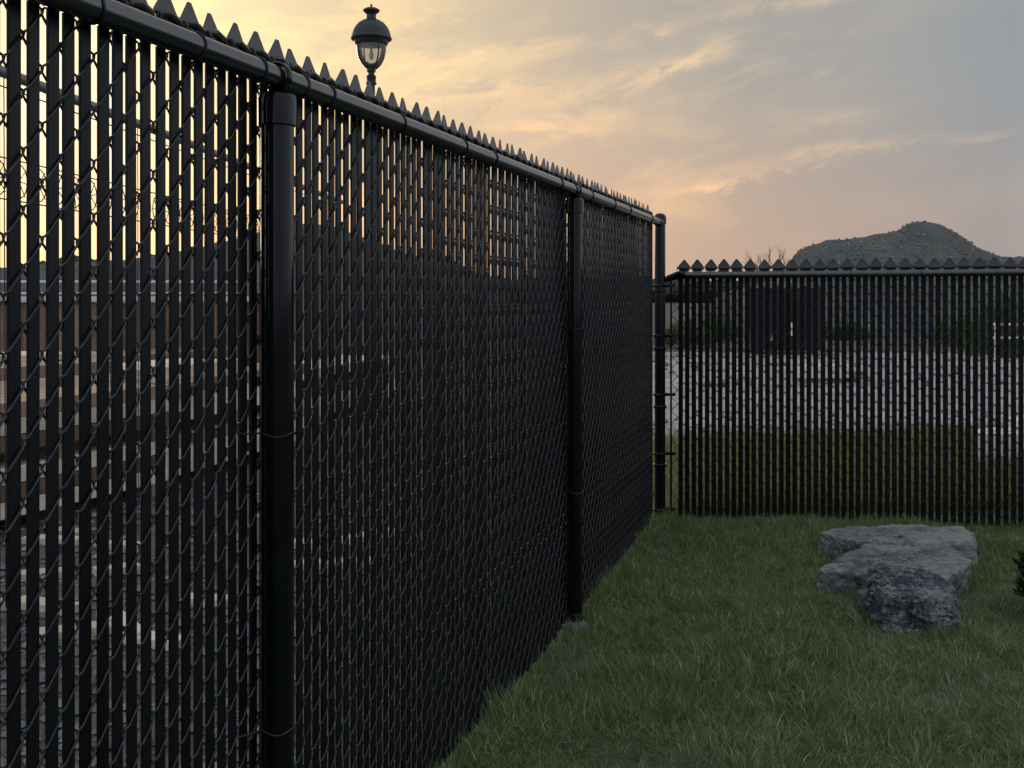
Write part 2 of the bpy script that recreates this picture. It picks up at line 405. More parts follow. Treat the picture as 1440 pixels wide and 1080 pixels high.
def lawn_blades(N, y0, y1, xpad):
    y = y0 + (y1 - y0) * RNG.random(N)
    xl = POST1.x + (y - POST1.y) * math.tan(TH) - .01; xr = .47 * y + xpad
    x = xl + (xr - xl) * RNG.random(N)
    off = x - xl
    cl = fbm(x, y, 2.2, 4); patch = fbm(x, y, 5.5, 3, 40); dry = fbm(x, y, 3.2, 4, 80)
    keep = RNG.random(N) < np.clip(.35 + 1.6 * (cl - .15), .25, 1)
    far = (x - CORN.x) * DF.x + (y - CORN.y) * DF.y       # keep to the near side of the low fence
    keep &= far < .16
    keep &= RNG.random(N) > .75 * np.clip((dry - .54) * 5, 0, 1)
    keep &= np.hypot(x - (ORI + DF * 2 * LP).x, y - (ORI + DF * 2 * LP).y) > .085
    for pl in (R1, R2, R3): keep &= ~inside(pl, x, y)
    x, y, cl, patch, dry, off = (a[keep] for a in (x, y, cl, patch, dry, off)); n = len(x)
    ln = (.026 + .060 * RNG.random(n) ** 1.5) * (.65 + .85 * cl) * 1.15
    ln *= np.where((off < .08) & (vnoise(x, y, 9.0, 60) > .55), 1.25, .80)
    direc = 2 * np.pi * fbm(x, y, 5.0, 3, 20) * 3 + RNG.normal(0, 1.25, n)
    lean = np.clip(.32 + .95 * patch + RNG.normal(0, .22, n), .05, 1.05)
    lean = np.where(off < .08, lean * .6, lean)
    tint = pal(n, [(.170, .222, .074), (.212, .278, .096), (.106, .150, .050), (.345, .375, .20), (.56, .54, .39)], [5, 4, 3.5, 2.0, .7])
    gm = np.clip((dry - .50) * 3.2, 0, 1)[:, None]         # matted, greyer patches
    tint = tint * (1 - gm * .6) + np.array([.28, .285, .19], np.float32) * gm * .6
    return x, y, gz(x, y) - .004, ln, RNG.uniform(.0016, .0032, n), direc, lean, tint.astype(np.float32)
A = lawn_blades(340000, 2.3, 8.0, .5)
tag(blades('grass', *A, M['grass']), 'short dark green mown grass in front of the fences', 'grass', kind='stuff')
# longer grass beyond the low fence, its brighter light put into the blade tint
N = 90000; y = 7.0 + 3.9 * RNG.random(N); x = .2 + 6.6 * RNG.random(N)
far = (x - CORN.x) * DF.x + (y - CORN.y) * DF.y
edge_y = 10.4 + .9 * (fbm(x, 2.0, .9, 3) - .45)
k = (far > .12) & (y < edge_y) & (x > POST1.x + (y - POST1.y) * math.tan(TH) - .5 * np.clip(y - 7.4, 0, 9)) ; x, y = x[k], y[k]; n = len(x)
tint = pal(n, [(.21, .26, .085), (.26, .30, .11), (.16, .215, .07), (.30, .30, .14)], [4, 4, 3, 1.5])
tag(blades('lit_tint_grass', x, y, gz(x, y) - .01, RNG.uniform(.07, .20, n), RNG.uniform(.004, .008, n), RNG.uniform(0, 6.28, n), RNG.uniform(.1, .8, n), tint, M['grass']),
    'longer grass behind the low fence, tinted yellower for brighter light', 'grass', kind='stuff')

# ------------------------------------------------------------------ fences
PITCH = .0404; HH = .0425; WR = .0021
def helix_mesh(h0, h1):
    wdt = PITCH; dl = .0021; bb = .0051; pts = []; z = h0; i = 0
    while z < h1:
        pts += [(-wdt / 2 - dl, 0, z), (-.36 * wdt, -bb, z + .14 * HH), (-.05 * wdt, -bb * 1.05, z + .47 * HH), (.34 * wdt, -bb, z + .84 * HH),
                (wdt / 2 + dl, 0, z + HH), (.36 * wdt, bb, z + 1.14 * HH), (.0, bb, z + 1.5 * HH), (-.36 * wdt, bb, z + 1.86 * HH)]
        z += 2 * HH
    return MB().tube(pts, WR, 6).mesh('wire', M['wire'], True)
def slat_mesh(h0, h1, wd, bow):
    a = wd / 2; sec = [(-a, -.0018), (-a * .94, -.0026), (-a * .2, -.0029), (a * .2, -.0029), (a * .94, -.0026), (a, -.0018), (a, .0018), (a * .94, .0026), (-a * .94, .0026), (-a, .0018)]
    mb = MB(); n = len(sec); L = 6; vs = []
    for k in range(L + 1):
        t = k / L; z = h0 + (h1 - h0) * t
        vs += [(x + bow * math.sin(math.pi * t * 2), y + bow * .3 * math.sin(7 * t), z) for x, y in sec]
    fs = [(k * n + i, k * n + (i + 1) % n, (k + 1) * n + (i + 1) % n, (k + 1) * n + i) for k in range(L) for i in range(n)]
    fs += [tuple(range(n - 1, -1, -1)), tuple(L * n + i for i in range(n))]
    return mb.add(vs, fs).mesh('slat', M['slat'], True)
def point_mesh(slant=1.0):
    """house-shaped picket point with a lower flap folded towards the rail"""
    prof = [(-.028, -.012, .006), (-.037, -.004, .036), (-.0352, 0, .043), (-.005, .001, .081), (.005, .001, .081), (.0352, 0, .043), (.037, -.004, .036), (.028, -.012, .006)]
    t = .0016; vs = [(x, y - t, z) for x, y, z in prof] + [(x, y + t, z) for x, y, z in prof]; n = 8
    fr = [(0, 7, 6, 1), (1, 6, 5, 2), (2, 5, 4, 3)]
    fs = fr + [tuple(i + n for i in reversed(f)) for f in fr] + [(i, (i + 1) % n, (i + 1) % n + n, i + n) for i in range(n)]
    mb = MB().add(vs, fs)
    # rolled lip along the foot of the point
    mb.tube([(-.036, -.008, .030 + .004 * slant), (-.016, -.0165, .027 + .009 * slant), (.010, -.0175, .027 + .001 * slant), (.037, -.0125, .030 - .018 * slant)], [.005, .0082, .0085, .005], 8)
    return mb.mesh('picket_point', M['cap'], True)
def ring(r, rw, ax='x', n=20, a0=0, a1=360, m=6):
    pts = []
    full = (a1 - a0) >= 360
    for k in range(n if full else n + 1):
        a = rad(a0 + (a1 - a0) * k / n); c, s = r * math.cos(a), r * math.sin(a)
        pts.append((0, c, s) if ax == 'x' else (c, s, 0) if ax == 'z' else (c, 0, s))
    return MB().tube(pts, rw, m, closed=full)

ptm = point_mesh(); ptm_flat = point_mesh(0)
knm = ring(.0095, .0023, 'x', 10).mesh('knuckle', M['wire'], True)
def fabric(par, x0, x1, ytop, zrail, ymesh, hmax, bare=0, cap=None, wid=.0256):
    """wires, slats, points and knuckles between x0 and x1 of a fence"""
    hm = helix_mesh(-.025, hmax - .05)
    sm = [slat_mesh(-.03, hmax, wid + wdt, bw) for wdt, bw in ((0, .0004), (-.0003, -.0007), (.0004, .0008), (0, -.0003))]
    nn = int((x1 - x0) / PITCH); rnd = random.Random(3)
    for i in range(nn):
        x = x0 + (i + .5) * PITCH
        obj('wire', hm, par, (x, ymesh, HH * (i % 2)))
        if i >= bare:
            o = obj('slat', rnd.choice(sm), par, (x + rnd.uniform(-.0009, .0009), ymesh, rnd.uniform(-.008, .006)))
            o.rotation_euler = (rnd.gauss(0, .0006), rnd.gauss(0, .0006), rnd.gauss(0, .016 if rnd.random() < .85 else .07))
        if i % 2 == bare % 2 and i >= bare and i < nn - 1:
            o = obj('picket_point', cap or ptm, par, (x + PITCH / 2 + rnd.uniform(-.002, .002), ymesh + .004, ytop - .082 + rnd.uniform(-.003, .003)))
            o.rotation_euler = (rnd.gauss(0, .05), rnd.gauss(0, .02), rnd.gauss(0, .06))
            obj('knuckle', knm, par, (x - PITCH / 2, ymesh - .006, ytop - .054 + rnd.uniform(-.002, .002)), (rnd.uniform(-.2, .2), 0, rnd.uniform(-.3, .3)))
def line_post(par, x, rail_z, pr=.033):
    zc = rail_z - .035
    p = MB().lathe([(pr, -.3), (pr, zc - .062)], 28).build('post', M['metal'], par, True); p.location = (x, -.003, 0)
    cp = MB().lathe([(pr + .0012, zc - .066), (pr + .0055, zc - .064), (pr + .0058, zc - .012), (pr + .003, zc - .003), (pr - .008, zc + .003), (.012, zc + .006)], 28)
    cp.build('post_cap', M['metal'], p, True)
    lp = ring(.0275, .0045, 'x', 24); lpo = lp.build('rail_loop', M['metal'], p, True); lpo.location = (0, 0, rail_z); lpo.scale = (2.4, 1, 1)
    ft = MB().lathe([(pr + .045, -.10), (pr + .038, -.035), (pr + .020, -.014), (pr + .001, -.004)], 16)
    ft.v = [(a * (1 + .25 * (mnoise.noise((a * 30, c * 30, e * 9)))), c * (1 + .25 * (mnoise.noise((a * 30, c * 30, 5)))), e) for a, c, e in ft.v]
    ft.build('footing', M['conc'], p, True)
    return p
def post_tie(p, z, pr=.033, tail=True):
    pts = [(.09 * 1, .040, z + .012)] + [((pr + .003) * math.cos(a), (pr + .003) * math.sin(a), z + .004 * math.sin(3 * a)) for a in np.linspace(rad(30), rad(-210), 14)] + [(-.09, .040, z + .008)]
    MB().tube(pts, .0019, 5).build('tie_wire', M['wire'], p, True)

# --- tall fence on the left
RZ = 1.82
fl = tag(empty('tall_slatted_fence', ORI, math.pi / 2 - TH), 'tall black chain-link fence with slats and pointed tops running to the corner', 'fence')
L_END = CORN_S
MB().tube([(-1.2, 0, RZ), (L_END - .02, 0, RZ)], .0232, 20).build('top_rail', M['rail'], fl, True)
zs_t = {0: (1.3, .7), 1: (1.096, .5, .05), 2: (1.235, .54, .03)}
for i in range(3):
    p = line_post(fl, i * LP, RZ)
    for z in zs_t[i]: post_tie(p, z)
cp = MB().lathe([(.033, -.3), (.033, RZ + .01)], 28).build('post', M['metal'], fl, True); cp.location = (L_END, 0, 0)
MB().lathe([(.0335, RZ - .012), (.0385, RZ - .010), (.0385, RZ + .030), (.034, RZ + .044), (.022, RZ + .054), (.006, RZ + .058)], 28).build('post_cap', M['metal'], cp, True)
re = MB().lathe([(.0285, 0), (.0285, .055), (.024, .062)], 18).build('rail_end', M['metal'], fl, True); re.rotation_euler = (0, rad(-90), 0); re.location = (L_END - .03, 0, RZ)
def x2s(px):
    dep = POST1.y * (1192 - 388) / (1192 - px); return LP + (dep - POST1.y) / math.cos(TH)
tie = ring(.0252, .0021, 'x', 20).mesh('tie_wire', M['wire'], True)
for s in [-.9, -.4, .1, .5, .9, 1.3, 1.6] + [x2s(v) for v in (130, 271, 361, 423, 459, 560, 647, 690, 784, 828, 860, 882, 913)]:
    obj('tie_wire', tie, fl, (s, 0, RZ), (0, random.uniform(-.12, .12), random.uniform(-.25, .25)))
fabric(fl, -.9, L_END - .055, RZ + .095, RZ, .038, RZ + .028)
MB().tube([(L_END - .05, .044, .03), (L_END - .05, .044, RZ)], .006, 6).build('tension_bar', M['metal'], fl, True)
def tension_bands(par, zs, bx, side_y, x):
    for z in zs:
        r_ = ring(.0365, .0055, 'z', 24, m=6); o = r_.build('tension_band', M['metal'], par, True); o.location = (x, 0, z); o.scale = (1, 1, 2.0)
tension_bands(fl, (.32, .68, 1.04, 1.40), 0, 0, L_END)

# --- low fence across the back
fr_ = tag(empty('low_slatted_fence', CORN, -TH), 'lower black chain-link fence with slats and pointed tops behind the rocks', 'fence')
RZ2 = 1.492; LR = 4.4
vs0 = .085
rail = MB().tube([(.085, 0, 0), (LR, 0, .02)], .0212, 20).build('top_rail', M['rail'], fr_, True); rail.location = (0, 0, RZ2)
MB().tube([(.028, 0, RZ2 - .03), (.05, 0, RZ2 - .018), (.115, 0, RZ2 + .002), (.16, 0, RZ2 + .002)], [.013, .02, .0262, .0262], 14).build('rail_end', M['metal'], fr_, True)
for x in (2.75,):
    p = line_post(fr_, x, RZ2 + .02); post_tie(p, .9); post_tie(p, .3)
for x in (.31, .74, 1.13, 1.52, 1.93, 2.34, 3.1, 3.6):
    obj('tie_wire', tie, fr_, (x, 0, RZ2 + .02 * x / LR), (0, random.uniform(-.1, .1), random.uniform(-.2, .2))).scale = (1, .92, .92)
fabric(fr_, .062, LR, RZ2 + .098, RZ2, .036, RZ2 + .026, bare=1, cap=ptm_flat, wid=.0280)
BARE = []
MB().bevbox(.056, .068, .036, .041, -.02, RZ2 - .02, .001).build('tension_bar', M['metal'], fr_, True)
for z in (1.43, 1.12, .755, .39, .045):
    t = MB()
    t.tube([(-.002 + .0365 * math.cos(a), .0365 * math.sin(a), 0) for a in np.linspace(rad(62), rad(298), 16)], .0055, 6)
    t.tube([(.015, .034, 0), (.04, .037, 0), (.080, .043, 0)], .0058, 6); t.tube([(.015, -.034, 0), (.034, .0, 0), (.056, .028, 0), (.080, .033, 0)], .0055, 6)
    o = t.build('tension_band', M['metal'], fr_, True); o.location = (0, 0, z); o.scale = (1, 1, 1.6)
    bl = MB().lathe([(.0075, -.012), (.0075, -.006), (.004, -.006), (.004, .012), (.007, .012), (.007, .017)], 8).build('bolt', M['metal'], o, True); bl.location = (.082, .038, 0); bl.rotation_euler = (rad(90), 0, 0)

# ------------------------------------------------------------------ rocks
def rock(name, poly, zt, zb, tilt, seed, label, rough=1.0, round_=.0, strata=1.0, planes=(), m='stone'):
    cx = sum(p[0] for p in poly) / len(poly); cy = sum(p[1] for p in poly) / len(poly)
    bm = bmesh.new(); bmesh.ops.create_icosphere(bm, subdivisions=7, radius=1)
    seg = [(Vector((poly[i][0] - cx, poly[i][1] - cy)), Vector((poly[(i + 1) % len(poly)][0] - cx, poly[(i + 1) % len(poly)][1] - cy))) for i in range(len(poly))]
    def Rt(ux, uy):
        best = None
        for a, c in seg:
            e = c - a; den = ux * e.y - uy * e.x
            if abs(den) < 1e-9: continue
            t = (a.x * e.y - a.y * e.x) / den; s = (a.x * uy - a.y * ux) / den
            if t > 0 and -1e-6 <= s <= 1 + 1e-6: best = t if best is None else max(best, t)
        return best or .1
    zc = (zt + zb) / 2
    off = Vector((seed * 3.1, seed * 1.7, seed * 2.3))
    for v in bm.verts:
        u = v.co.normalized(); h = math.hypot(u.x, u.y)
        rxy = Rt(u.x / h, u.y / h) / h if h > 1e-4 else 99
        # top plane with tilt, bottom plane
        ru = 99.
        den = u.z - tilt[0] * u.x - tilt[1] * u.y
        if den > 1e-4: ru = (zt - zc) / den
        if u.z < -1e-4: ru = min(ru, (zc - zb) / -u.z)
        for nx, ny, nz, dd in planes:
            dn = u.x * nx + u.y * ny + u.z * nz
            if dn > 1e-4: ru = min(ru, dd / dn)
        pw = 22 if round_ == 0 else round_
        r = (rxy ** -pw + ru ** -pw) ** (-1 / pw)
        p = u * r
        # chipped, layered relief
        q = p + off
        big = mnoise.noise(q * 5.5) * .016 + mnoise.noise(q * 12) * .010
        lay = mnoise.ridged_multi_fractal(Vector((q.x * 6, q.y * 6, q.z * 26 + q.x * 5)), 1, 2.1, 4, 1, 2) * .0075 * strata
        fin = mnoise.fractal(q * 34, 1, 2, 5) * .0085
        cel = (mnoise.cell(q * 13) - .5) * .006
        p = p + u * ((big + fin + cel) * rough) + Vector((u.x, u.y, u.z * .35)) * (lay - .006) * (1 if u.z < .85 else .35) * rough
        v.co = p
    me = bpy.data.meshes.new(name); bm.to_mesh(me); bm.free(); me.materials.append(M[m]); me.shade_smooth()
    o = obj(name, me, None, (cx, cy, zc + float(gz(cx, cy)))); return tag(o, label, 'rock')
rock('flat_rock', R1, .128, -.06, (.03, -.03), 1.3, 'flat grey slab lying nearest the low fence, behind the broader slab', m='stone_light')
rock('flat_rock', R2, .124, -.06, (.03, .02), 2.9, 'broad flat blue-grey slab between the thin rear slab and the lumpy boulder')
rock('boulder', R3, .178, -.05, (-.03, .16), 4.4, 'lumpy dark blue-grey boulder with white veins in front of the flat slabs', rough=1.05, round_=3.6, strata=1.2, m='stone_dark',
     planes=((.55, -.45, .70, .20), (-.62, -.3, .72, .205), (.1, -.75, .65, .215), (.6, .4, .69, .19)))

# ------------------------------------------------------------------ shrub at the right edge
sc = Vector((2.45, 4.72, 0)); N = 5200
ph = RNG.uniform(0, 6.283, N); ct = RNG.uniform(-.35, 1, N); rr = .31 * RNG.uniform(.45, 1, N) ** .5
st = np.sqrt(1 - ct ** 2); lump = .8 + .4 * vnoise(ph * 2, ct * 4, 1.2, 5)
x = sc.x + rr * lump * st * np.cos(ph); y = sc.y + rr * lump * st * np.sin(ph); z = .17 + rr * lump * ct * .65
k = z > .02; n = int(k.sum())
shr = tag(empty('shrub', (sc.x, sc.y, float(gz(sc.x, sc.y)))), 'dark green leafy shrub growing beside the boulder', 'shrub')
cr = blades('crown', x[k] - sc.x, y[k] - sc.y, z[k], RNG.uniform(.035, .06, n), RNG.uniform(.010, .018, n), ph[k] + RNG.normal(0, .7, n), RNG.uniform(.3, 1, n),
            pal(n, [(.022, .038, .010), (.032, .052, .014), (.045, .06, .02)], [4, 4, 1]), M['leaf'], shr)
tr = MB()
for i in range(9):
    a = i * .7; tr.tube([(.01 * math.cos(a), .01 * math.sin(a), -.02), (.07 * math.cos(a), .07 * math.sin(a), .14), (.17 * math.cos(a), .17 * math.sin(a), .30)], [.007, .005, .003], 5)
tr.build('trunk', M['bark'], shr)

# ------------------------------------------------------------------ street lamp beyond the fence
lz = 122.0; ld = F / lz; lp0 = P(522.2, HY, ld); K = 1 / (7.71 * lz)
top = CAM_H + (HY - 0) / lz
def prof(pts): return [(r * K, top - yy * K) for r, yy in pts]
lam = tag(empty('street_lamp', (lp0.x, lp0.y, 0)), 'black ornamental street lamp with domed hood and glass bowl rising behind the tall fence', 'street lamp')
MB().lathe([(.17, -.05), (.17, .12), (.15, .16), (.115, .55), (.12, .58), (.09, .62), (.07, .95), (.062, 1.0), (.043, 1.1)] + prof([(40, 1090), (40, 925), (58, 912), (58, 898), (50, 890), (50, 845), (54, 838), (54, 826), (36, 812), (32, 790), (46, 780), (50, 742)]), 24).build('pole', M['lamp'], lam, True)
hd = MB().lathe(prof([(165, 492), (180, 476), (184, 446), (196, 440), (218, 432), (224, 418), (214, 404), (206, 370), (194, 330), (174, 292), (140, 252), (92, 222), (58, 210), (52, 196), (50, 160), (60, 148), (84, 128), (93, 116), (86, 104), (58, 88), (14, 80), (9, 72), (13, 60), (9, 46), (2, 44)]), 36).build('hood', M['lamp'], lam, True)
MB().lathe(prof([(42, 742), (72, 722), (112, 682), (142, 630), (156, 570), (160, 520), (161, 478)]), 32).build('glass_bowl', M['glass'], lam, True)
MB().lathe(prof([(14, 650), (24, 630), (26, 590), (14, 560), (14, 500)]), 12).build('bulb', M['refractor'], lam, True)
for kx in range(4):
    a = rad(8 + 90 * kx - 62); pts = [(r * K * math.cos(a), r * K * math.sin(a), top - yy * K) for r, yy in [(168, 480), (166, 530), (160, 580), (147, 632), (117, 686), (76, 728), (44, 750)]]
    MB().tube(pts, .0085, 6).build('cage_bar', M['lamp'], lam, True)

# ------------------------------------------------------------------ heaps and far land
def heap(name, profile, depth, spread, label, seed, nst, m=M['rubble'], stmat=M['rubblestone']):
    """spoil heap whose crest follows (photo column, row) samples at its depth"""
    X = np.array([(a - CX) / F * depth for a, _ in profile]); Z = np.array([CAM_H + (HY - c) / F * depth for _, c in profile])
    x = np.linspace(X[0] - 1, X[-1] + 1, 170); t = np.linspace(-1, 1, 90)
    root = empty(name, (float(x.mean()), depth, 0)); vs = []; pts = []
    hz = np.interp(x, X, Z, left=0, right=0); kk = np.ones(3) / 3; hz = np.convolve(np.pad(hz, 1, 'edge'), kk, 'valid')
    for i in range(len(x)):
        for j in range(len(t)):
            s = max(0, 1 - abs(t[j])) ** .9
            yy = t[j] * spread
            h = hz[i] * s * (1 + .0 * s) + ((float(fbm(x[i], yy, .6, 4, seed)) - .47) * 1.3 + (float(fbm(x[i], yy, 2.3, 3, seed + 5)) - .44) * .5) * min(1, s * 3) * (1 - .8 * s ** 4) * min(1, hz[i])
            vs.append((x[i] - root.location.x + .04 * math.sin(j * 7.3 + i * 3.1), yy, max(h, 0) - .12 if h < .05 else h)); pts.append((x[i], yy, h))
    nt_ = len(t); fs = [(i * nt_ + j, (i + 1) * nt_ + j, (i + 1) * nt_ + j + 1, i * nt_ + j + 1) for i in range(len(x) - 1) for j in range(nt_ - 1)]
    MB().add(vs, fs).build('slope', m, root, True)
    mb = MB(); rnd = random.Random(seed); cnt = 0
    while cnt < nst:
        p0 = rnd.choice(vs)
        if p0[2] < .15 or p0[1] > spread * .1: cnt += .2; continue
        r = .025 + .085 * rnd.random() ** 3; q0 = Vector(p0) + Vector((rnd.uniform(-.03, .03), rnd.uniform(-.03, .03), r * .1))
        a = [Vector((rnd.uniform(.6, 1), 0, 0)), Vector((-rnd.uniform(.6, 1), 0, 0)), Vector((0, rnd.uniform(.6, 1), 0)), Vector((0, -rnd.uniform(.6, 1), 0)), Vector((0, 0, rnd.uniform(.4, .9))), Vector((0, 0, -.6))]
        Mr = Matrix.Rotation(rnd.uniform(0, 6), 3, 'Z') @ Matrix.Rotation(rnd.uniform(-.6, .6), 3, 'X')
        mb.add([q0 + Mr @ e * r for e in a], [(0, 2, 4), (2, 1, 4), (1, 3, 4), (3, 0, 4), (2, 0, 5), (1, 2, 5), (3, 1, 5), (0, 3, 5)]); cnt += 1
    tag(mb.build('stones', stmat, root), kind='stuff')
    return tag(root, label, 'heap')
heap('rubble_heap', [(1015, 413), (1060, 405), (1088, 392), (1105, 378), (1122, 353), (1160, 339), (1210, 331), (1250, 325), (1269, 320), (1276, 313), (1292, 311), (1320, 315), (1345, 328), (1372, 345), (1400, 358), (1430, 376), (1470, 392), (1520, 413)],
     48, 9, 'humped grey heap of stony rubble rising behind the low fence', 11, 4500)
heap('soil_heap', [(1340, 400), (1385, 372), (1405, 361), (1425, 360), (1440, 360), (1480, 362), (1540, 370), (1620, 390), (1680, 413)],
     54, 7, 'low brownish ridge of soil beside the tall rubble heap', 23, 700)
heap('soil_heap', [(-260, 400), (-120, 385), (20, 372), (180, 364), (260, 352), (330, 334), (380, 321), (430, 314), (470, 318), (515, 333), (545, 347), (575, 359), (640, 372), (720, 400)],
     50, 8, 'long dark heap of soil beyond the tall fence and timber stacks', 37, 900)
# far wood along the horizon
mb = MB(); rnd = random.Random(5)
for i in range(420):
    a = rnd.uniform(-50, 50); dd = rnd.uniform(170, 210); xx = math.tan(rad(a)) * dd; hh = rnd.uniform(4.5, 8.2) * (.55 if -2 < a < 40 else 1)
    ww = rnd.uniform(2.5, 5); vs = []; fs = []
    for k in range(7):
        th = k * 6.283 / 7
        for r_, z_ in ((.55, .0), (1, .45), (.75, .8)): vs.append((xx + math.cos(th) * ww * r_ * rnd.uniform(.7, 1.2), dd + math.sin(th) * ww * r_, z_ * hh * rnd.uniform(.85, 1.1)))
    vs.append((xx, dd, hh))
    for k in range(7):
        l = (k + 1) % 7; fs += [(k * 3, l * 3, l * 3 + 1, k * 3 + 1), (k * 3 + 1, l * 3 + 1, l * 3 + 2, k * 3 + 2), (k * 3 + 2, l * 3 + 2, 21)]
    mb.add(vs, fs)
M['wood'] = simple('far_wood', (.018, .022, .014), (.04, .045, .03), .6, .95)
tag(mb.build('far_wood', M['wood']), 'dark strip of far trees along the horizon', 'woodland', kind='stuff')

# ------------------------------------------------------------------ bare tree left of the rubble heap
bt = P(1086, HY, 62); bt.z = 0
tree = tag(empty('bare_tree', bt), 'small leafless tree standing left of the rubble heap', 'tree')
tm = MB(); cm = MB(); rnd = random.Random(2)
tm.tube([(0, 0, -.1), (.03, 0, .9), (-.02, 0, 1.7)], [.09, .07, .06], 6)
def branch(mb, p, dv, ln, r, dep):
    e = p + dv * ln; mid = p + dv * ln * .5 + Vector((rnd.uniform(-.06, .06), 0, rnd.uniform(0, .05))) * ln
    mb.tube([p, mid, e], [r, r * .8, r * .55], 5)
    if dep > 0:
        for i in range(3):
            nd = (dv + Vector((rnd.uniform(-.75, .75), rnd.uniform(-.6, .6), rnd.uniform(-.1, .6)))).normalized(); branch(mb, mid if i == 0 else e, nd, ln * rnd.uniform(.55, .75), r * .55, dep - 1)
for i in range(6):
    branch(cm, Vector((0, 0, 1.4 + .06 * i)), Vector((math.cos(i * 1.05) * .75, math.sin(i * 1.05) * .6, .8)).normalized(), 1.05, .05, 3)
tm.build('trunk', M['bark'], tree); cm.build('crown', M['bark'], tree)

# ------------------------------------------------------------------ site beyond the tall fence
# ornamental wire fence with round rail
wa = P(12, 112, 4.3); wb = P(358, 237, 7.55); wa.z = wb.z = 0
wd = (wb - wa).normalized(); o0 = wa - wd * 1.6
wf = tag(empty('wire_fence', o0, math.atan2(wd.y, wd.x)), 'thin wire fence with round grey top rail and scrolls beyond the tall fence', 'fence')
WL = 7.6; WZ = 2.21
MB().tube([(0, 0, WZ), (WL, 0, WZ)], .0215, 14).build('top_rail', M['galv'], wf, True)
for zz in (WZ - .055, 1.89, 1.735, .25): MB().tube([(0, 0, zz), (WL, 0, zz)], .003, 5).build('wire', M['thin'], wf)
for xx in (.1, 5.35): MB().tube([(xx, 0.0, -.1), (xx, 0.0, WZ - .02)], .02, 10).build('post', M['galv'], wf, True)
vm_ = MB().tube([(0, 0, .2), (0, 0, WZ - .02)], .0024, 5).mesh('wire', M['thin'])
sp = MB(); hh = (1.89 - 1.735) / 2
sp.tube([(hh * .85 * math.cos(a), 0, hh * .85 * math.sin(a)) for a in np.linspace(0, 6.283, 16)[:-1]], .0026, 5, closed=True)
for a in np.linspace(0, math.pi, 5)[:-1]: sp.tube([(-hh * .98 * math.cos(a), 0, -hh * .98 * math.sin(a)), (hh * .98 * math.cos(a), 0, hh * .98 * math.sin(a))], .0022, 4)
sp = sp.mesh('scroll', M['thin'])
for i in range(int(WL / .16)):
    obj('scroll', sp, wf, (.08 + i * .16, 0, 1.8125), (0, random.uniform(-.3, .3), 0))
    if i % 2 == 0: obj('wire', vm_, wf, (i * .16 + random.uniform(-.02, .02), 0, 0), (0, random.gauss(0, .01), 0))

# timber stacks: planks in layers on bearers
def stack(x, y, rz, nl, nw, L, pw, ph, label, brown_every=3, seed=1):
    rnd = random.Random(seed); root = tag(empty('timber_stack', (x, y, -.05), rz), label, 'timber stack', 'timber stacks on the building site')
    z = 0
    pm = MB().bevbox(-L / 2, L / 2, -pw / 2 + .004, pw / 2 - .004, 0, ph, .004).mesh('plank', M['timber'])
    bm_ = MB().bevbox(-.05, .05, -nw * pw / 2, nw * pw / 2, 0, .09, .004).mesh('bearer', M['brown'])
    bp = MB().bevbox(-L / 2, L / 2, -pw / 2 + .004, pw / 2 - .004, 0, ph * .95, .004).mesh('plank', M['brown'])
    for l in range(nl):
        if l % 3 == 0:
            for u in (-.38, 0, .38): obj('bearer', bm_, root, (u * L, 0, z))
            z += .0905
        for k in range(nw):
            obj('plank', bp if (l % brown_every == brown_every - 1) else pm, root, (rnd.uniform(-.22, .22), (k - nw / 2 + .5) * pw, z), (0, 0, rnd.gauss(0, .004)))
        z += ph + .001
S = [(-3.15, 7.3, 1.20, 6, 4, 2.4, .17, .10, 'waist-high stack of pale planks closest to the wire fence'),
     (-2.55, 9.3, 1.33, 6, 4, 2.6, .16, .10, 'narrow stack of pale planks beside the wire fence end'),
     (-4.6, 9.0, 1.05, 6, 5, 2.6, .18, .11, 'wide stack of pale planks with brown layers on the gravel'),
     (-3.9, 11.8, 1.25, 5, 5, 3.0, .18, .10, 'low stack of pale planks in the middle of the yard'),
     (-6.3, 12.5, .95, 5, 5, 3.0, .18, .11, 'stack of pale planks standing before the brown board wall'),
     (-2.2, 13.6, 1.35, 4, 4, 3.0, .18, .11, 'stack of pale planks below the street lamp'),
     (-5.2, 15.8, 1.1, 4, 6, 3.2, .18, .11, 'far low stack of pale planks nearest the brown board wall')]
for i, s in enumerate(S): stack(*s, brown_every=2 + i % 2, seed=i + 1)
rnd = random.Random(9)
om = [MB().bevbox(-l_ / 2, l_ / 2, -.05, .05, 0, .04, .003).mesh('timber_offcut', M['timber']) for l_ in (.22, .34, .5)]
for i in range(14):
    yy = rnd.uniform(4.6, 7.2); xx = rnd.uniform(-.45 * yy - .1, fence_x(yy) - 1.4)
    tag(obj('timber_offcut', rnd.choice(om), None, (xx, yy, -.047), (0, 0, rnd.uniform(0, 3.1))), 'short pale timber offcut lying on the gravel beyond the tall fence', 'timber', 'timber offcuts on the gravel')
# gravel stones beyond the tall fence
mb = MB(); rnd = random.Random(12)
for i in range(6000):
    yy = rnd.uniform(2.0, 9); xx = rnd.uniform(-.5 * yy - .3, fence_x(yy) - .12); r = .008 + .03 * rnd.random() ** 2.5
    q0 = Vector((xx, yy, -.05 + r * .3)); a = [Vector((1, 0, 0)), Vector((-1, 0, 0)), Vector((0, 1, 0)), Vector((0, -1, 0)), Vector((0, 0, .7)), Vector((0, 0, -.6))]
    Mr = Matrix.Rotation(rnd.uniform(0, 6), 3, 'Z')
    mb.add([q0 + Mr @ e * r * rnd.uniform(.7, 1.2) for e in a], [(0, 2, 4), (2, 1, 4), (1, 3, 4), (3, 0, 4), (2, 0, 5), (1, 2, 5), (3, 1, 5), (0, 3, 5)])
M['gstone'] = simple('gravel_stone', (.06, .06, .06), (.32, .31, .30), 4, .9)
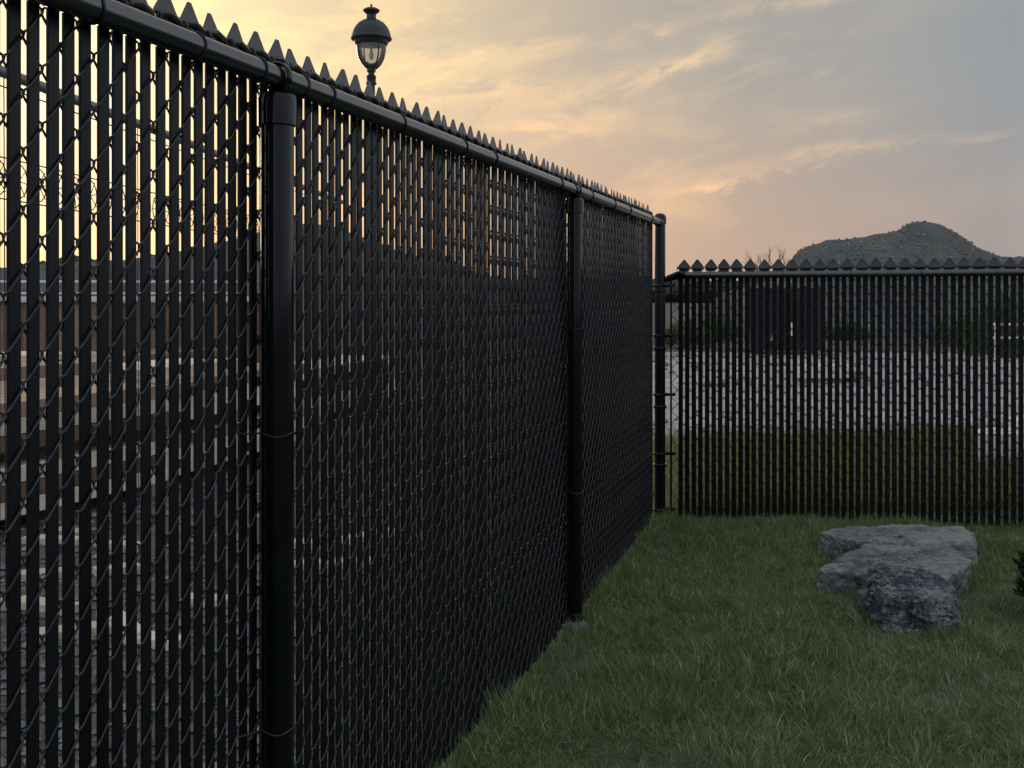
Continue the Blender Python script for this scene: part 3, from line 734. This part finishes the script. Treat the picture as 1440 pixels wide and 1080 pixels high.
tag(mb.build('gravel', M['gstone']), 'loose dark gravel beyond the tall fence', 'gravel', kind='stuff')
# brown board wall with pale coping
wl = tag(empty('board_wall', (-10.5, 19.0, 0), rad(6)), 'brown board wall with pale coping behind the timber stacks', 'wall')
bd = MB().bevbox(-.245, .245, -.03, .03, -.1, 1.22, .006).mesh('board', M['brown'])
for i in range(17): obj('board', bd, wl, (i * .5 - 2.0, random.uniform(-.02, .02), random.uniform(-.012, .012)))
for i in range(3): MB().bevbox(i * 3 - 2.25, i * 3 + .74, -.09, .09, 1.235, 1.33, .01).build('coping', M['white'], wl)
# white pipe rails farther back
pr = tag(empty('pipe_barrier', P(-60, HY, 27) * 1, rad(4)), 'white pipe barrier with two rails in front of the dark soil heap', 'barrier'); pr.location.z = 0
for zz in (1.66, 1.38): MB().tube([(-2, 0, zz), (6.6, 0, zz)], .035, 8).build('rail', M['white'], pr, True)
for i in range(4): MB().tube([(-1.9 + i * 2.8, 0, -.1), (-1.9 + i * 2.8, 0, 1.69)], .03, 8).build('post', M['white'], pr, True)

# ------------------------------------------------------------------ yard behind the low fence
# dark waste container
dc = P(1100, HY, 27); cw = 1.75
con = tag(empty('waste_container', (dc.x, dc.y, -.04), rad(-6)), 'dark steel waste container standing on the road beyond the low fence', 'container')
b_ = MB(); w2 = cw / 2
b_.add([(-w2 + .08, -.6, .1), (w2 - .08, -.6, .1), (w2 - .08, .6, .1), (-w2 + .08, .6, .1), (-w2, -.72, 1.5), (w2, -.72, 1.5), (w2, .72, 1.5), (-w2, .72, 1.5)],
       [(3, 2, 1, 0), (0, 1, 5, 4), (1, 2, 6, 5), (2, 3, 7, 6), (3, 0, 4, 7)]); b_.build('body', M['dark'], con)
for sx_ in (-1, 1): MB().bevbox(min(0, sx_ * w2) + (.005 if sx_ > 0 else -.02), max(0, sx_ * w2) + (.02 if sx_ > 0 else -.005), -.76, .76, 1.503, 1.55, .01).build('lid', M['dark'], con)
for k in range(5): MB().bevbox(-w2 + .14 + k * (cw - .28) / 4 - .03, -w2 + .14 + k * (cw - .28) / 4 + .03, -.75, -.66, .35, 1.42, .008).build('rib', M['dark'], con)
for sx_ in (-1, 1):
    for sy_ in (-1, 1): MB().lathe([(.05, 0), (.05, .10)], 10).build('foot', M['dark'], con).location = (sx_ * (w2 - .2), sy_ * .45, 0)
MB().bevbox(-.42, -.30, -.745, -.735, .34, .46, .001).build('sticker', M['white'], con)
MB().bevbox(.10, .14, -.745, -.735, .45, .75, .001).build('sticker', M['white'], con)
# orange topped survey stake
so_ = P(1078, HY, 11.7); st_ = tag(empty('survey_stake', (so_.x, so_.y, -.05)), 'small survey stake with orange painted top at the lawn edge', 'stake')
MB().bevbox(-.016, .016, -.016, .016, -.05, .04, .003).build('shaft', M['timber'], st_); MB().bevbox(-.0165, .0165, -.0165, .0165, .0405, .16, .003).build('painted_top', M['orange'], st_)
# pale concrete blocks at the lawn edge
for i, (px_, dd, wdt, ht, lab) in enumerate([(1402, 8.55, .30, .30, 'smaller pale concrete block standing in grass behind the low fence'), (1448, 8.75, .24, .36, 'taller pale concrete block standing in grass behind the low fence')]):
    c0 = P(px_, HY, dd); c0.z = float(gz(c0.x, c0.y)) - .02
    e_ = tag(empty('concrete_block', c0, rad(-12 + 9 * i)), lab, 'block')
    MB().bevbox(-wdt / 2, wdt / 2, -.12, .12, 0, ht, .012).build('body', M['white'], e_); MB().bevbox(-wdt / 2 + .05, wdt / 2 - .05, -.07, .07, ht - .004, ht + .018, .006).build('tongue', M['white'], e_)
# pale plank pile along the road
stack(5.15, 18.3, rad(2), 2, 3, .8, .18, .1, 'low pile of pale planks on the gravel road behind the low fence', 9, 31)
# white pipe gate
wg = P(1425, HY, 20); wg.z = 0
gt = tag(empty('pipe_barrier', wg, rad(-5)), 'short white pipe barrier on the road behind the low fence', 'barrier')
for zz in (.84, .60): MB().tube([(-.35, 0, zz), (1.9, 0, zz)], .022, 8).build('rail', M['white'], gt, True)
for xx in (-.3, .8, 1.85): MB().tube([(xx, 0, -.1), (xx, 0, .87)], .022, 8).build('post', M['white'], gt, True)
# weeds along the foot of the rubble heap
for i in range(9):
    px_ = [1010, 960, 1150, 1195, 1340, 1362, 1392, 1412, 1436][i]; dd = [34, 30, 36, 35, 33, 31, 27, 25, 29][i]; hgt = [.7, .6, .45, .4, .6, .6, 1.2, 1.4, 1.0][i]
    c0 = P(px_, HY, dd); c0.z = -.05; n = 700
    sh = tag(empty('weed_clump', c0), 'clump of tall green weeds at the foot of the rubble heap', 'weeds', 'weeds by the rubble heap')
    x = RNG.normal(0, .35, n); y = RNG.normal(0, .25, n); z = RNG.random(n) ** 1.2 * hgt * np.clip(1.1 - np.abs(x), .3, 1)
    blades('crown', x, y, z, RNG.uniform(.15, .35, n), RNG.uniform(.02, .05, n), RNG.uniform(0, 6.28, n), RNG.uniform(.2, .9, n), pal(n, [(.07, .11, .03), (.11, .15, .045), (.05, .08, .025)], [3, 2, 2]), M['grass'], sh)
    tr = MB()
    for j in range(8): tr.tube([(.02 * j - .07, 0, 0), (.06 * j - .2, 0, hgt * .8)], [.012, .005], 4)
    tr.build('trunk', M['bark'], sh)

# broken stones along the road edge behind the low fence
mb = MB(); rnd = random.Random(44)
for i in range(1500):
    yy = 10.3 + abs(rnd.gauss(0, 1.6)); xx = rnd.uniform(.2, 8); r = .012 + .06 * rnd.random() ** 4
    if rnd.random() < .25: yy = rnd.uniform(17, 30); r *= 2
    q0 = Vector((xx, yy, -.035 + r * .3)); a = [Vector((1, 0, 0)), Vector((-1, 0, 0)), Vector((0, 1, 0)), Vector((0, -1, 0)), Vector((0, 0, .7)), Vector((0, 0, -.6))]
    Mr = Matrix.Rotation(rnd.uniform(0, 6), 3, 'Z')
    mb.add([q0 + Mr @ e * r * rnd.uniform(.7, 1.2) for e in a], [(0, 2, 4), (2, 1, 4), (1, 3, 4), (3, 0, 4), (2, 0, 5), (1, 2, 5), (3, 1, 5), (0, 3, 5)])
tag(mb.build('road_stones', M['gstone']), 'broken stones scattered along the pale road behind the low fence', 'stones', kind='stuff')
